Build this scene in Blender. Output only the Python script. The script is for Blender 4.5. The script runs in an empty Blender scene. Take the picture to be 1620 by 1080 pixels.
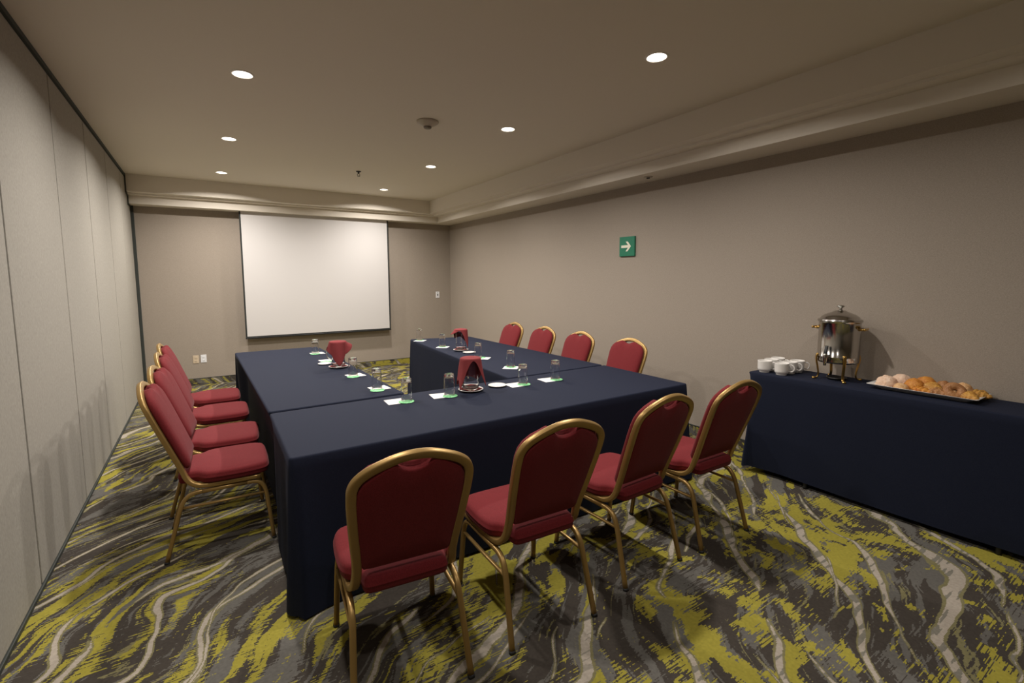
import bpy, bmesh, math, random
from mathutils import Vector, Matrix, Euler
from mathutils import noise as mnoise

D = bpy.data
SC = bpy.context.scene
COL = SC.collection
PI = math.pi
rnd = random.Random(7)

# ------------------------------------------------------------------ camera, world, exposure
CAM_H, YAW, PITCH, ROLL = 1.557, 33.045, -5.568, -0.2277
FPX, CY = 751.14, -26.78            # focal length and principal-point shift, in pixels of the 1620x1080 frame
cd = D.cameras.new('camera')
cd.sensor_width = 36.0
cd.lens = FPX / 1620 * 36.0
cd.shift_y = CY / 1620              # principal point lies above the picture's middle
cd.clip_start = 0.02
cam = D.objects.new('camera', cd)
COL.objects.link(cam)
y_, p_, r_ = math.radians(YAW), math.radians(PITCH), math.radians(ROLL)
fw = Vector((math.sin(y_) * math.cos(p_), math.cos(y_) * math.cos(p_), math.sin(p_)))
rt = Vector((math.cos(y_), -math.sin(y_), 0))
up = rt.cross(fw)
rt2 = rt * math.cos(r_) + up * math.sin(r_)
up2 = up * math.cos(r_) - rt * math.sin(r_)
M3 = Matrix((rt2, up2, -fw)).transposed()
cam.matrix_world = Matrix.Translation((0, 0, CAM_H)) @ M3.to_4x4()
SC.camera = cam

w = D.worlds.new('world')
SC.world = w
w.use_nodes = True
w.node_tree.nodes['Background'].inputs[0].default_value = (0.9, 0.85, 0.8, 1)
w.node_tree.nodes['Background'].inputs[1].default_value = 0.01

SC.view_settings.view_transform = 'Standard'
SC.view_settings.look = 'None'
SC.view_settings.gamma = 1
SC.view_settings.use_curve_mapping = False
SC.view_settings.exposure = 0.0

LAMP_W = 30.0                       # watts of each ceiling downlight
LAMP_COL = (1.0, 0.945, 0.885)
LAMP_R = .05
SPREAD = 157
LAMPS = [(0.305, 3.75), (0.30, 5.49), (0.29, 7.24), (2.44, 2.095), (2.43, 3.79), (2.42, 5.52), (2.42, 7.30),
         (0.305, 2.0), (0.305, 0.27), (2.44, 0.36)]
DIM = [1.05, 1.35, 1.45, .95, 1.05, 1.35, 1.20, .66, .34, .34]

# ------------------------------------------------------------------ room numbers
XL, XR, YF, YB = -0.76, 4.02, 8.35, -2.6
ZC, ZS = 2.9165, 2.562
TT = 0.75                           # top of the meeting tables
ST = 0.815                          # top of the side table

# ------------------------------------------------------------------ materials
def nt(m):
    m.use_nodes = True
    return m.node_tree

def mat(name, col, rough=0.6, metal=0.0, **kw):
    m = D.materials.new(name)
    t = nt(m)
    b = t.nodes['Principled BSDF']
    b.inputs['Base Color'].default_value = (*col, 1)
    b.inputs['Roughness'].default_value = rough
    b.inputs['Metallic'].default_value = metal
    for k, v in kw.items():
        b.inputs[k.replace('_', ' ')].default_value = v
    return m

class G:
    """tiny node-graph helper"""
    def __init__(s, m):
        s.t = nt(m)
        s.b = s.t.nodes['Principled BSDF']
    def n(s, kind, **kw):
        x = s.t.nodes.new('ShaderNode' + kind)
        for k, v in kw.items():
            setattr(x, k, v)
        return x
    def l(s, a, b):
        s.t.links.new(a, b)
    def coord(s, which='Object'):
        return s.n('TexCoord').outputs[which]
    def mapping(s, v, scale=(1, 1, 1), loc=(0, 0, 0), rot=(0, 0, 0)):
        x = s.n('Mapping')
        x.inputs['Scale'].default_value = scale
        x.inputs['Location'].default_value = loc
        x.inputs['Rotation'].default_value = rot
        s.l(v, x.inputs['Vector'])
        return x.outputs[0]
    def noise(s, v, scale=1, detail=2, rough=0.5, out=0):
        x = s.n('TexNoise')
        x.inputs['Scale'].default_value = scale
        x.inputs['Detail'].default_value = detail
        x.inputs['Roughness'].default_value = rough
        s.l(v, x.inputs['Vector'])
        return x.outputs[out]
    def math(s, op, a, b=None, c=None):
        x = s.n('Math', operation=op)
        for i, q in enumerate((a, b, c)):
            if q is None:
                continue
            if isinstance(q, (int, float)):
                x.inputs[i].default_value = q
            else:
                s.l(q, x.inputs[i])
        return x.outputs[0]
    def vmath(s, op, a, b):
        x = s.n('VectorMath', operation=op)
        for i, q in enumerate((a, b)):
            if isinstance(q, tuple):
                x.inputs[i].default_value = q
            else:
                s.l(q, x.inputs[i])
        return x.outputs[0]
    def step(s, v, lo, hi):
        x = s.n('MapRange')
        x.inputs['From Min'].default_value = lo
        x.inputs['From Max'].default_value = hi
        s.l(v, x.inputs['Value'])
        return x.outputs[0]
    def mix(s, f, a, b):
        x = s.n('Mix', data_type='RGBA')
        for sock, q in ((x.inputs[0], f), (x.inputs[6], a), (x.inputs[7], b)):
            if isinstance(q, tuple):
                sock.default_value = (*q, 1)
            elif isinstance(q, (int, float)):
                sock.default_value = q
            else:
                s.l(q, sock)
        return x.outputs[2]
    def bump(s, h, strength=0.2, dist=0.002):
        x = s.n('Bump')
        x.inputs['Strength'].default_value = strength
        x.inputs['Distance'].default_value = dist
        s.l(h, x.inputs['Height'])
        s.l(x.outputs[0], s.b.inputs['Normal'])

def weave(name, col, rough=0.9, amt=0.12, scale=(300, 300, 300), bump=0.25, sheen=0.0, streak=0.0):
    m = mat(name, col, rough)
    g = G(m)
    v = g.coord()
    n1 = g.noise(g.mapping(v, scale), 1, 2)
    n2 = g.noise(g.mapping(v, (scale[0] * .4, scale[1] * .4, scale[2] * .4), (3, 5, 7)), 1, 3)
    f = g.math('ADD', g.math('MULTIPLY', n1, .7), g.math('MULTIPLY', n2, .3))
    dark = tuple(c * (1 - amt * 2.2) for c in col)
    lite = tuple(min(1, c * (1 + amt * 2.2)) for c in col)
    g.l(g.mix(g.step(f, .3, .7), dark, lite), g.b.inputs['Base Color'])
    g.bump(n1, bump, .0015)
    if sheen:
        g.b.inputs['Sheen Weight'].default_value = sheen
        g.b.inputs['Sheen Roughness'].default_value = .5
    g.b.inputs['Specular IOR Level'].default_value = .2
    return m

M = {}
M['wallpaper'] = weave('woven_wallpaper', (.335, .285, .235), .85, .10, (260, 260, 420), .25)
M['partition'] = weave('partition_fabric', (.345, .322, .28), .85, .07, (200, 160, 60), .15)
M['ceiling'] = mat('ceiling_paint', (.74, .68, .58), .9)
M['cove'] = mat('cove_paint', (.72, .66, .57), .8)
M['seam'] = mat('dark_seal', (.030, .036, .030), .7)
M['jamb'] = mat('dark_jamb', (.03, .035, .03), .6)
M['navy'] = weave('navy_cloth', (.0082, .0112, .0255), .85, .12, (380, 380, 380), .2, sheen=.015)
M['navy'].node_tree.nodes['Principled BSDF'].inputs['Sheen Tint'].default_value = (.38, .52, 1, 1)
M['red'] = weave('red_upholstery', (.150, .0135, .0165), .85, .12, (350, 350, 350), .25, sheen=.04)
M['gold'] = mat('gold_paint', (.36, .225, .075), .38, .55)
M['brass'] = mat('brass', (.52, .33, .10), .28, 1.0)
M['rubber'] = mat('dark_rubber', (.02, .02, .02), .7)
M['steel'] = mat('polished_steel', (.50, .48, .45), .16, 1.0)
M['darkmetal'] = mat('dark_metal', (.05, .05, .05), .35, .8)
M['blackplastic'] = mat('black_plastic', (.012, .012, .012), .4)
M['china'] = mat('white_china', (.80, .77, .73), .22)
M['paper'] = mat('white_paper', (.86, .84, .79), .8)
M['coaster'] = mat('green_coaster', (.20, .62, .25), .7)
M['napkin'] = weave('burgundy_napkin', (.20, .034, .036), .9, .10, (400, 400, 400), .2)
M['glass'] = mat('clear_glass', (1, 1, 1), .0, 0, Transmission_Weight=1.0, IOR=1.45)
M['screen'] = mat('matte_white_screen', (.60, .575, .56), .9)
M['black'] = mat('black_border', (.012, .014, .012), .7)
M['signgreen'] = mat('sign_green', (.006, .17, .09), .45)
M['signcream'] = mat('sign_cream', (.80, .77, .62), .5)
M['ivory'] = mat('ivory_plastic', (.62, .50, .36), .45)
M['white'] = mat('white_plastic', (.80, .80, .82), .4)
M['trimwhite'] = mat('lamp_trim', (.80, .76, .68), .45)
M['reflector'] = mat('lamp_reflector', (.85, .82, .76), .25, .6)
M['detector'] = mat('detector_plastic', (.50, .44, .35), .5)
M['wood'] = mat('plain_tabletop', (.25, .17, .10), .5)
m = D.materials.new('lamp_glow'); t = nt(m)
t.nodes.remove(t.nodes['Principled BSDF'])
e = t.nodes.new('ShaderNodeEmission'); e.inputs[0].default_value = (1.0, .95, .86, 1); e.inputs[1].default_value = 9.0
t.links.new(e.outputs[0], t.nodes['Material Output'].inputs[0]); M['glow'] = m

# printed plate: white china with a few soft grey strokes
m = mat('printed_china', (.80, .77, .73), .3); g = G(m)
v = g.coord()
a = g.noise(g.mapping(v, (55, 55, 55)), 1, 3)
f = g.math('LESS_THAN', g.math('ABSOLUTE', g.math('SUBTRACT', a, .5)), .012)
g.l(g.mix(f, (.80, .77, .73), (.33, .28, .26)), g.b.inputs['Base Color']); M['printed'] = m
# coaster print
m = M['coaster']; g = G(m); v = g.coord()
a = g.noise(g.mapping(v, (90, 60, 90)), 1, 3)
g.l(g.mix(g.step(a, .5, .56), (.17, .56, .22), (.34, .74, .38)), g.b.inputs['Base Color'])

def carpet_mat(name, axes='xy'):
    m = mat(name, (.1, .1, .1), .95)
    g = G(m)
    g.b.inputs['Specular IOR Level'].default_value = .08
    P0 = g.coord()
    if axes == 'xz':                         # strip glued to a wall along x
        P0 = g.mapping(P0, (1, 1, 1), (0, 0, 0), (PI / 2, 0, 0))
    elif axes == 'yz':
        P0 = g.mapping(P0, (1, 1, 1), (0, 0, 0), (0, PI / 2, 0))
    P = g.vmath('SNAP', P0, (.0035, .0035, .0035))          # tufts
    Pr = g.mapping(P, (1, 1, 1), (0, 0, 0), (0, 0, math.radians(-40)))      # x along the flow, y across it
    n1 = g.noise(P, .75, 1.5, .45, 1)
    w1 = g.vmath('MULTIPLY', g.vmath('SUBTRACT', n1, (.5, .5, .5)), (.9, 1.0, 0))
    n2 = g.noise(P, 2.6, 2, .5, 1)
    w2 = g.vmath('MULTIPLY', g.vmath('SUBTRACT', n2, (.5, .5, .5)), (.22, .16, 0))
    Q = g.vmath('ADD', g.vmath('ADD', Pr, w1), w2)
    sx = g.n('SeparateXYZ'); g.l(Q, sx.inputs[0])
    sp = g.n('SeparateXYZ'); g.l(P, sp.inputs[0])
    side = g.step(sp.outputs[0], .5, 1.6)                                     # brush strokes give way to blotches
    hatch = g.math('SUBTRACT', g.noise(g.mapping(P, (7, 120, 1)), 1, 2, .6), .5)
    hreg = g.step(g.noise(P, 1.6, 1), .38, .62)
    hatch = g.math('MULTIPLY', hatch, g.math('ADD', .35, hreg))
    speck = g.math('SUBTRACT', g.noise(P, 70, 1), .5)
    def over(col, val, thr, c2, h=.25):
        v_ = g.math('ADD', val, g.math('MULTIPLY', hatch, h))
        return g.mix(g.math('GREATER_THAN', v_, thr), col, c2)
    DARK, GREY, OLIVE, YEL, CREAM = (.058, .049, .041), (.125, .117, .104), (.190, .170, .085), (.310, .268, .045), (.390, .340, .280)
    col = g.mix(0.0, DARK, DARK)
    col = over(col, g.noise(g.mapping(Q, (1.9, 7.0, 1), (3.1, 8.2, 0)), 1, 4, .6), .525, GREY)
    col = over(col, g.noise(g.mapping(Q, (3.0, 26, 1), (1.7, 3.3, 0)), 1, 3, .6), .60, GREY)
    col = over(col, g.noise(g.mapping(Q, (2.2, 22, 1), (8.7, 5.3, 0)), 1, 3, .6), .625, OLIVE)
    reg = g.math('MULTIPLY', g.math('SUBTRACT', g.noise(g.mapping(Q, (1.1, 1.8, 1), (5, 5, 0)), 1, 1), .5), .42)
    ya = g.math('SUBTRACT', g.noise(g.mapping(Q, (2.3, 15, 1), (.7, 2.9, 0)), 1, 4, .6), .035)
    yb = g.noise(g.mapping(Q, (5.2, 8.2, 1), (.7, 2.9, 0)), 1, 4, .6)
    mx = g.n('Mix'); g.l(side, mx.inputs[0]); g.l(ya, mx.inputs[2]); g.l(yb, mx.inputs[3])
    col = over(col, g.math('ADD', mx.outputs[0], reg), .535, YEL, .42)
    # cream lines that follow the flow, come and go, and are dashed by the weft
    for k, (fq, wob, off, gate) in enumerate(((2.5, 1.8, 0.0, .40), (4.0, 2.4, 4.0, .48))):
        fld = g.math('ADD', g.math('MULTIPLY', sx.outputs[1], fq), g.math('MULTIPLY', g.noise(g.mapping(P, (.9, .9, 1), (off, 2 + off, 0)), 1, 1.5), wob))
        di = g.math('ABSOLUTE', g.math('SUBTRACT', g.math('FRACT', fld), .5))
        wd = g.noise(g.mapping(Q, (1.5, 1.2, 1), (1 + off, 7, 0)), 1, 2)
        wd = g.math('MINIMUM', g.math('MULTIPLY', g.math('SUBTRACT', wd, gate), .34), g.math('ADD', .032, g.math('MULTIPLY', side, .016)))
        wd = g.math('ADD', wd, g.math('MULTIPLY', hatch, .03))
        on = g.math('GREATER_THAN', wd, 0.0)
        col = g.mix(g.math('MULTIPLY', on, g.math('LESS_THAN', di, g.math('ADD', wd, .022))), col, OLIVE)
        dash = g.math('MULTIPLY', side, g.math('GREATER_THAN', g.noise(g.mapping(P, (4, 34, 1), (off, 0, 0)), 1, 1), .56))
        cc_ = g.mix(dash, CREAM, (.20, .185, .15))
        col = g.mix(g.math('LESS_THAN', di, wd), col, cc_)
    v = g.math('ADD', 1.0, g.math('MULTIPLY', speck, .5))
    x = g.n('Mix', data_type='RGBA', blend_type='MULTIPLY')
    x.inputs[0].default_value = 1
    g.l(col, x.inputs[6])
    cb = g.n('CombineColor')
    for i in range(3):
        g.l(v, cb.inputs[i])
    g.l(cb.outputs[0], x.inputs[7])
    g.l(x.outputs[2], g.b.inputs['Base Color'])
    g.bump(speck, .35, .003)
    return m
M['carpet'] = carpet_mat('patterned_carpet')
M['carpet_x'] = carpet_mat('patterned_carpet_strip_front', 'xz')
M['carpet_y'] = carpet_mat('patterned_carpet_strip_right', 'yz')

def crust(name, c1, c2, c3, scale=30, rough=.55):
    m = mat(name, c1, rough); g = G(m); v = g.coord()
    a = g.noise(v, scale, 4, .6); b = g.noise(v, scale * 3, 3, .6)
    col = g.mix(g.step(a, .38, .62), c1, c2)
    g.l(g.mix(g.step(b, .58, .70), col, c3), g.b.inputs['Base Color'])
    g.bump(b, .8, .006)
    return m
M['sugar'] = crust('pale_sugar_crust', (.70, .47, .33), (.78, .58, .44), (.60, .36, .22), 25, .8)
M['golden'] = crust('golden_crust', (.62, .26, .035), (.46, .15, .015), (.74, .42, .10))
M['flaky'] = crust('flaky_crust', (.58, .30, .055), (.40, .17, .025), (.78, .52, .16), 30)
M['brown'] = crust('brown_crust', (.40, .19, .07), (.30, .12, .035), (.55, .32, .15))
M['pale'] = crust('pale_crust', (.66, .40, .19), (.52, .26, .09), (.76, .55, .35))

# ------------------------------------------------------------------ mesh helpers
def obj(name, bm, m, parent=None, smooth=True, loc=None):
    me = D.meshes.new(name)
    bmesh.ops.recalc_face_normals(bm, faces=bm.faces)
    bm.to_mesh(me)
    bm.free()
    if smooth:
        for p in me.polygons:
            p.use_smooth = True
    for q in (m if isinstance(m, (list, tuple)) else [m]):
        me.materials.append(q)
    o = D.objects.new(name, me)
    COL.objects.link(o)
    if parent:
        o.parent = parent
    if loc:
        o.location = loc
    return o

def tag(o, label, cat, group=None):
    o['label'] = label
    o['category'] = cat
    if group:
        o['group'] = group
    return o

def thing(name, label, cat, loc=(0, 0, 0), rotz=0, group=None):
    o = D.objects.new(name, None)
    o.empty_display_size = .1
    COL.objects.link(o)
    o.location = loc
    o.rotation_euler = (0, 0, rotz)
    return tag(o, label, cat, group)

def struct(name, bm, m, smooth=False):
    o = obj(name, bm, m, smooth=smooth)
    o['kind'] = 'structure'
    return o

def dup(root, loc, rotz, label, group=None):
    r = root.copy()
    COL.objects.link(r)
    r.location = loc
    r.rotation_euler = (0, 0, rotz)
    r['label'] = label
    if group:
        r['group'] = group
    for ch in list(root.children):
        c = ch.copy(); COL.objects.link(c); c.parent = r
        for gch in list(ch.children):
            d = gch.copy(); COL.objects.link(d); d.parent = c
    return r

def box(bm, x0, x1, y0, y1, z0, z1, mi=0, bev=0):
    vs = [bm.verts.new(p) for p in ((x0, y0, z0), (x1, y0, z0), (x1, y1, z0), (x0, y1, z0),
                                    (x0, y0, z1), (x1, y0, z1), (x1, y1, z1), (x0, y1, z1))]
    fs = []
    for idx in ((0, 3, 2, 1), (4, 5, 6, 7), (0, 1, 5, 4), (1, 2, 6, 5), (2, 3, 7, 6), (3, 0, 4, 7)):
        f = bm.faces.new([vs[i] for i in idx]); f.material_index = mi; fs.append(f)
    if bev:
        es = list({e for f in fs for e in f.edges})
        r = bmesh.ops.bevel(bm, geom=es, offset=bev, segments=2, affect='EDGES', profile=.5)
        for f in r['faces']:
            f.material_index = mi
    return bm

def lathe(bm, prof, n=32, c=(0, 0, 0), mi=0):
    """surface of revolution about z; prof = [(r, z)...]; r = 0 closes with a pole"""
    rings = []
    for r, z in prof:
        if r < 1e-6:
            rings.append([bm.verts.new((c[0], c[1], c[2] + z))])
        else:
            rings.append([bm.verts.new((c[0] + r * math.cos(2 * PI * i / n), c[1] + r * math.sin(2 * PI * i / n), c[2] + z)) for i in range(n)])
    for a, b in zip(rings, rings[1:]):
        for i in range(n):
            j = (i + 1) % n
            if len(a) == 1 and len(b) == 1:
                continue
            if len(a) == 1:
                f = bm.faces.new((a[0], b[i], b[j]))
            elif len(b) == 1:
                f = bm.faces.new((a[i], a[j], b[0]))
            else:
                f = bm.faces.new((a[i], a[j], b[j], b[i]))
            f.material_index = mi
    return bm

def catmull(pts, n=6, closed=False):
    P = [Vector(p) for p in pts]
    out = []
    N = len(P)
    segs = N if closed else N - 1
    for i in range(segs):
        if closed:
            a, b, c, d = P[(i - 1) % N], P[i], P[(i + 1) % N], P[(i + 2) % N]
        else:
            a = P[i - 1] if i > 0 else P[0] * 2 - P[1]
            b, c = P[i], P[i + 1]
            d = P[i + 2] if i + 2 < N else P[-1] * 2 - P[-2]
        for k in range(n):
            t = k / n
            out.append(.5 * ((2 * b) + (c - a) * t + (2 * a - 5 * b + 4 * c - d) * t * t + (3 * b - a - 3 * c + d) * t ** 3))
    if not closed:
        out.append(P[-1])
    return out

def rrect(wd, ht, r, n=3):
    """rounded rectangle section"""
    pts = []
    for cx, cy, a0 in ((wd / 2 - r, ht / 2 - r, 0), (-wd / 2 + r, ht / 2 - r, 90), (-wd / 2 + r, -ht / 2 + r, 180), (wd / 2 - r, -ht / 2 + r, 270)):
        for k in range(n + 1):
            a = math.radians(a0 + 90 * k / n)
            pts.append((cx + r * math.cos(a), cy + r * math.sin(a)))
    return pts

def circ(r, n=10):
    return [(r * math.cos(2 * PI * i / n), r * math.sin(2 * PI * i / n)) for i in range(n)]

def sweep(bm, path, sec, ref=(0, 0, 1), closed=False, scale=None, cap=True):
    """sec[0] runs along 'side' = t x ref-ish, sec[1] along the transported normal"""
    P = [Vector(p) for p in path]
    N = len(P)
    nrm = None
    rings = []
    for i in range(N):
        if closed:
            t = (P[(i + 1) % N] - P[(i - 1) % N]).normalized()
        else:
            t = (P[min(i + 1, N - 1)] - P[max(i - 1, 0)]).normalized()
        if nrm is None:
            nrm = Vector(ref)
        nrm = (nrm - t * nrm.dot(t)).normalized()
        sd = t.cross(nrm)
        s = scale(i / (N - 1)) if scale else 1
        rings.append([bm.verts.new(P[i] + sd * (a * s) + nrm * (b * s)) for a, b in sec])
    k = len(sec)
    pairs = list(zip(rings, rings[1:])) + ([(rings[-1], rings[0])] if closed else [])
    for a, b in pairs:
        for i in range(k):
            bm.faces.new((a[i], a[(i + 1) % k], b[(i + 1) % k], b[i]))
    if cap and not closed:
        bm.faces.new(rings[0][::-1]); bm.faces.new(rings[-1])
    return bm

def loft(bm, rings, close_first=True, close_last=True):
    R = [[bm.verts.new(p) for p in r] for r in rings]
    k = len(R[0])
    for a, b in zip(R, R[1:]):
        for i in range(k):
            bm.faces.new((a[i], a[(i + 1) % k], b[(i + 1) % k], b[i]))
    if close_first:
        bm.faces.new(R[0][::-1])
    if close_last:
        bm.faces.new(R[-1])
    return bm

# ------------------------------------------------------------------ room shell
bm = bmesh.new(); box(bm, XL - .2, XR + .1, YB - .1, YF + .1, -.08, 0); struct('floor', bm, M['carpet'])

# ceiling with round openings for the downlights
HOLE = .060
bm = bmesh.new()
outer = [bm.verts.new(p) for p in ((XL - .1, YB, ZC), (XR, YB, ZC), (XR, YF, ZC), (XL - .1, YF, ZC))]
es = [bm.edges.new((outer[i], outer[(i + 1) % 4])) for i in range(4)]
for (lx, ly) in LAMPS:
    vs = [bm.verts.new((lx + HOLE * math.cos(2 * PI * i / 32), ly + HOLE * math.sin(2 * PI * i / 32), ZC)) for i in range(32)]
    es += [bm.edges.new((vs[i], vs[(i + 1) % 32])) for i in range(32)]
bmesh.ops.triangle_fill(bm, use_beauty=True, use_dissolve=False, edges=es)
struct('ceiling', bm, M['ceiling'])
bm = bmesh.new(); box(bm, XL - .2, XR + .2, YB - .1, YF + .2, ZC + .2, ZC + .28); struct('ceiling_void', bm, M['seam'])

bm = bmesh.new(); box(bm, XR, XR + .1, YB, YF + .1, 0, ZC + .2); struct('wall_right', bm, M['wallpaper'])
bm = bmesh.new(); box(bm, XL - .2, XR, YF, YF + .1, 0, ZC + .2); struct('wall_front', bm, M['wallpaper'])
bm = bmesh.new(); box(bm, XL - .2, XR, YB - .1, YB, 0, ZC + .2); struct('wall_rear', bm, M['wallpaper'])

# left wall: folding partition of fabric panels with dark seals between them
bm = bmesh.new()
SEAMS = [-2.6, -2.3, -1.20, -.10, .99, 2.09, 3.19, 4.31, 5.40, 6.46, 7.52, 8.35]
for a, b in zip(SEAMS, SEAMS[1:]):
    box(bm, XL - .06, XL, a + .010, b - .010, .028, ZC - .038, 0, .004)
box(bm, XL - .12, XL - .005, YB, YF, 0, ZC - .03, 1)
box(bm, XL - .12, XL - .03, YB, YF, ZC - .03, ZC + .2, 2)
struct('wall_left', bm, [M['partition'], mat('panel_seal', (.085, .095, .085), .7), M['seam']])
bm = bmesh.new(); box(bm, XL - .03, XL + .006, YB, YF, 0, .022, 0, .003); struct('baseboard_left', bm, M['jamb'])
bm = bmesh.new(); box(bm, XL - .03, XL + .012, YB, YF - .4, ZC - .03, ZC - .001, 0); struct('trim_1', bm, M['seam'])
bm = bmesh.new(); box(bm, XL, XL + .036, YF - .02, YF, 0, ZS, 0, .004); struct('trim_2', bm, M['jamb'])

# baseboards covered in the carpet
bm = bmesh.new(); box(bm, XL + .04, XR - .012, YF - .012, YF, 0, .095, 0, .003); struct('baseboard_front', bm, M['carpet_x'])
bm = bmesh.new(); box(bm, XR - .012, XR, YB, YF, 0, .095, 0, .003); struct('baseboard_right', bm, M['carpet_y'])
bm = bmesh.new(); box(bm, XL + .02, XR - .02, YF - .014, YF, .095, .101); struct('trim_4', bm, M['jamb'])
bm = bmesh.new(); box(bm, XR - .014, XR, YB, YF - .02, .095, .101); struct('trim_5', bm, M['jamb'])

# stepped cove along the front and right walls (dx from right wall, dy from front wall, z)
prof = [(0, 0, ZS), (.35, .24, ZS), (.35, .24, 2.668), (.46, .32, 2.672), (.463, .323, 2.690), (.57, .40, 2.698), (.57, .40, ZC + .002), (0, 0, ZC + .002)]
bm = bmesh.new()
ringA = [bm.verts.new((XL, YF - dy, z)) for dx, dy, z in prof]
ringB = [bm.verts.new((XR - dx, YF - dy, z)) for dx, dy, z in prof]
ringC = [bm.verts.new((XR - dx, YB, z)) for dx, dy, z in prof]
for a, b in ((ringA, ringB), (ringB, ringC)):
    for i in range(len(prof) - 1):
        bm.faces.new((a[i], a[i + 1], b[i + 1], b[i]))
bm.faces.new(ringA); bm.faces.new(ringC)
struct('trim_3', bm, M['cove'])
# dark seal where the cove meets the partition
bm = bmesh.new()
pr2 = [(0, ZS - .02), (.26, ZS - .02), (.26, 2.65), (.42, 2.68), (.42, ZC), (0, ZC)]
loft(bm, [[(XL + x, YF - d, z) for d, z in pr2] for x in (-.005, .014)])
struct('trim_6', bm, M['jamb'])

# ------------------------------------------------------------------ downlights
def make_downlight():
    t = thing('ceiling_downlight', '', 'ceiling light', (0, 0, ZC), 0, 'round recessed ceiling downlights')
    bm = bmesh.new()
    lathe(bm, [(HOLE - .001, .0), (HOLE - .002, -.004), (HOLE + .004, -.006), (HOLE + .011, -.004), (HOLE + .014, 0)], 40)
    obj('trim_ring', bm, M['trimwhite'], t)
    bm = bmesh.new()
    lathe(bm, [(HOLE - .001, 0), (HOLE - .004, .04), (.050, .060), (0, .061)], 32)
    obj('reflector', bm, M['reflector'], t)
    bm = bmesh.new()
    lathe(bm, [(0, .004), (.03, .006), (.046, .012), (.052, .022), (.052, .030), (0, .032)], 32)
    obj('lamp', bm, M['glow'], t)
    return t
LAMP_LABELS = [
    'round recessed downlight on the left of the ceiling, largest and nearest of its row',
    'round recessed downlight, middle one of the left ceiling row',
    'round recessed downlight, farthest of the left row, just before the front cove',
    'round recessed downlight near the right cove, largest and nearest of its row',
    'recessed downlight right of the smoke detector, second nearest of the right row',
    'round recessed downlight, third from the camera in the right ceiling row',
    'round recessed downlight, farthest of the right row, above the right screen edge',
    'round recessed downlight in the left row, just above the upper picture edge',
    'round recessed downlight in the left row, beside the camera',
    'round recessed downlight in the right row, beside the camera',
]
dl0 = make_downlight()
for i, ((lx, ly), lab) in enumerate(zip(LAMPS, LAMP_LABELS)):
    if i == 0:
        dl = dl0; dl.location = (lx, ly, ZC); dl['label'] = lab
    else:
        dl = dup(dl0, (lx, ly, ZC), 0, lab)
    ld = D.lights.new('downlight_beam', 'AREA')      # the lamp's own light, a disc lying in its opening
    ld.shape = 'DISK'
    ld.size = 2 * LAMP_R
    ld.energy = LAMP_W * DIM[i]
    ld.spread = math.radians(SPREAD)
    ld.color = LAMP_COL
    lo = D.objects.new('downlight_beam', ld)
    COL.objects.link(lo)
    lo.location = (lx, ly, ZC - .002)

# ------------------------------------------------------------------ ceiling fittings
t = thing('smoke_detector', 'round beige smoke detector on the ceiling between the two light rows', 'smoke detector', (1.724, 3.986, ZC))
bm = bmesh.new(); lathe(bm, [(0, 0), (.094, 0), (.094, -.012), (.080, -.022), (.045, -.040), (.036, -.044), (0, -.044)], 40); obj('housing', bm, M['detector'], t)
bm = bmesh.new(); lathe(bm, [(.034, -.043), (.034, -.054), (.028, -.060), (0, -.061)], 28); obj('sensor_cap', bm, mat('detector_cap', (.20, .17, .13), .5), t)
t = thing('fire_sprinkler', 'small dark fire sprinkler hanging from the ceiling before the front cove', 'sprinkler', (1.75, 6.256, ZC))
bm = bmesh.new(); lathe(bm, [(0, 0), (.032, 0), (.030, -.006), (.012, -.010), (.010, -.03), (0, -.03)], 20); obj('escutcheon', bm, M['darkmetal'], t)
bm = bmesh.new()
for s in (-1, 1):
    sweep(bm, catmull([(s * .008, 0, -.028), (s * .016, 0, -.042), (s * .006, 0, -.058)], 4), circ(.003, 6), (0, 1, 0))
obj('frame_arm', bm, M['darkmetal'], t)
bm = bmesh.new(); lathe(bm, [(0, -.056), (.018, -.058), (.018, -.061), (0, -.062)], 16); obj('deflector', bm, M['darkmetal'], t)
t = thing('concealed_sprinkler', 'small dark round sprinkler cap under the right cove', 'sprinkler', (3.80, 3.334, ZS))
bm = bmesh.new(); lathe(bm, [(0, 0), (.045, 0), (.043, -.006), (.02, -.010), (0, -.010)], 24); obj('cover_plate', bm, M['detector'], t)
bm = bmesh.new(); lathe(bm, [(.018, -.009), (.016, -.02), (0, -.02)], 16); obj('nozzle', bm, M['darkmetal'], t)

# ------------------------------------------------------------------ projection screen
t = thing('projection_screen', 'white pull-down projection screen with black border on the front wall', 'projection screen', (1.6465, 8.22, 0))
SX0, SX1, SZ0, SZ1 = .517 - 1.6465, 2.776 - 1.6465, .668, ZS
bm = bmesh.new(); box(bm, SX0 + .022, SX1 - .022, -.0022, 0, SZ0 + .02, SZ1 - .075); obj('screen_surface', bm, M['screen'], t, False)
bm = bmesh.new()
box(bm, SX0, SX0 + .022, -.0025, .001, SZ0, SZ1); box(bm, SX1 - .022, SX1, -.0025, .001, SZ0, SZ1)
box(bm, SX0 + .022, SX1 - .022, -.0025, .001, SZ0, SZ0 + .02)
obj('black_border', bm, M['black'], t, False)
bm = bmesh.new(); box(bm, SX0 + .022, SX1 - .022, -.0021, .0005, SZ1 - .075, SZ1); obj('top_leader', bm, M['screen'], t, False)
bm = bmesh.new(); box(bm, SX0 - .004, SX1 + .004, -.010, .010, SZ0 - .018, SZ0 + .004, 0, .004); obj('bottom_bar', bm, M['darkmetal'], t, False)

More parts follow.
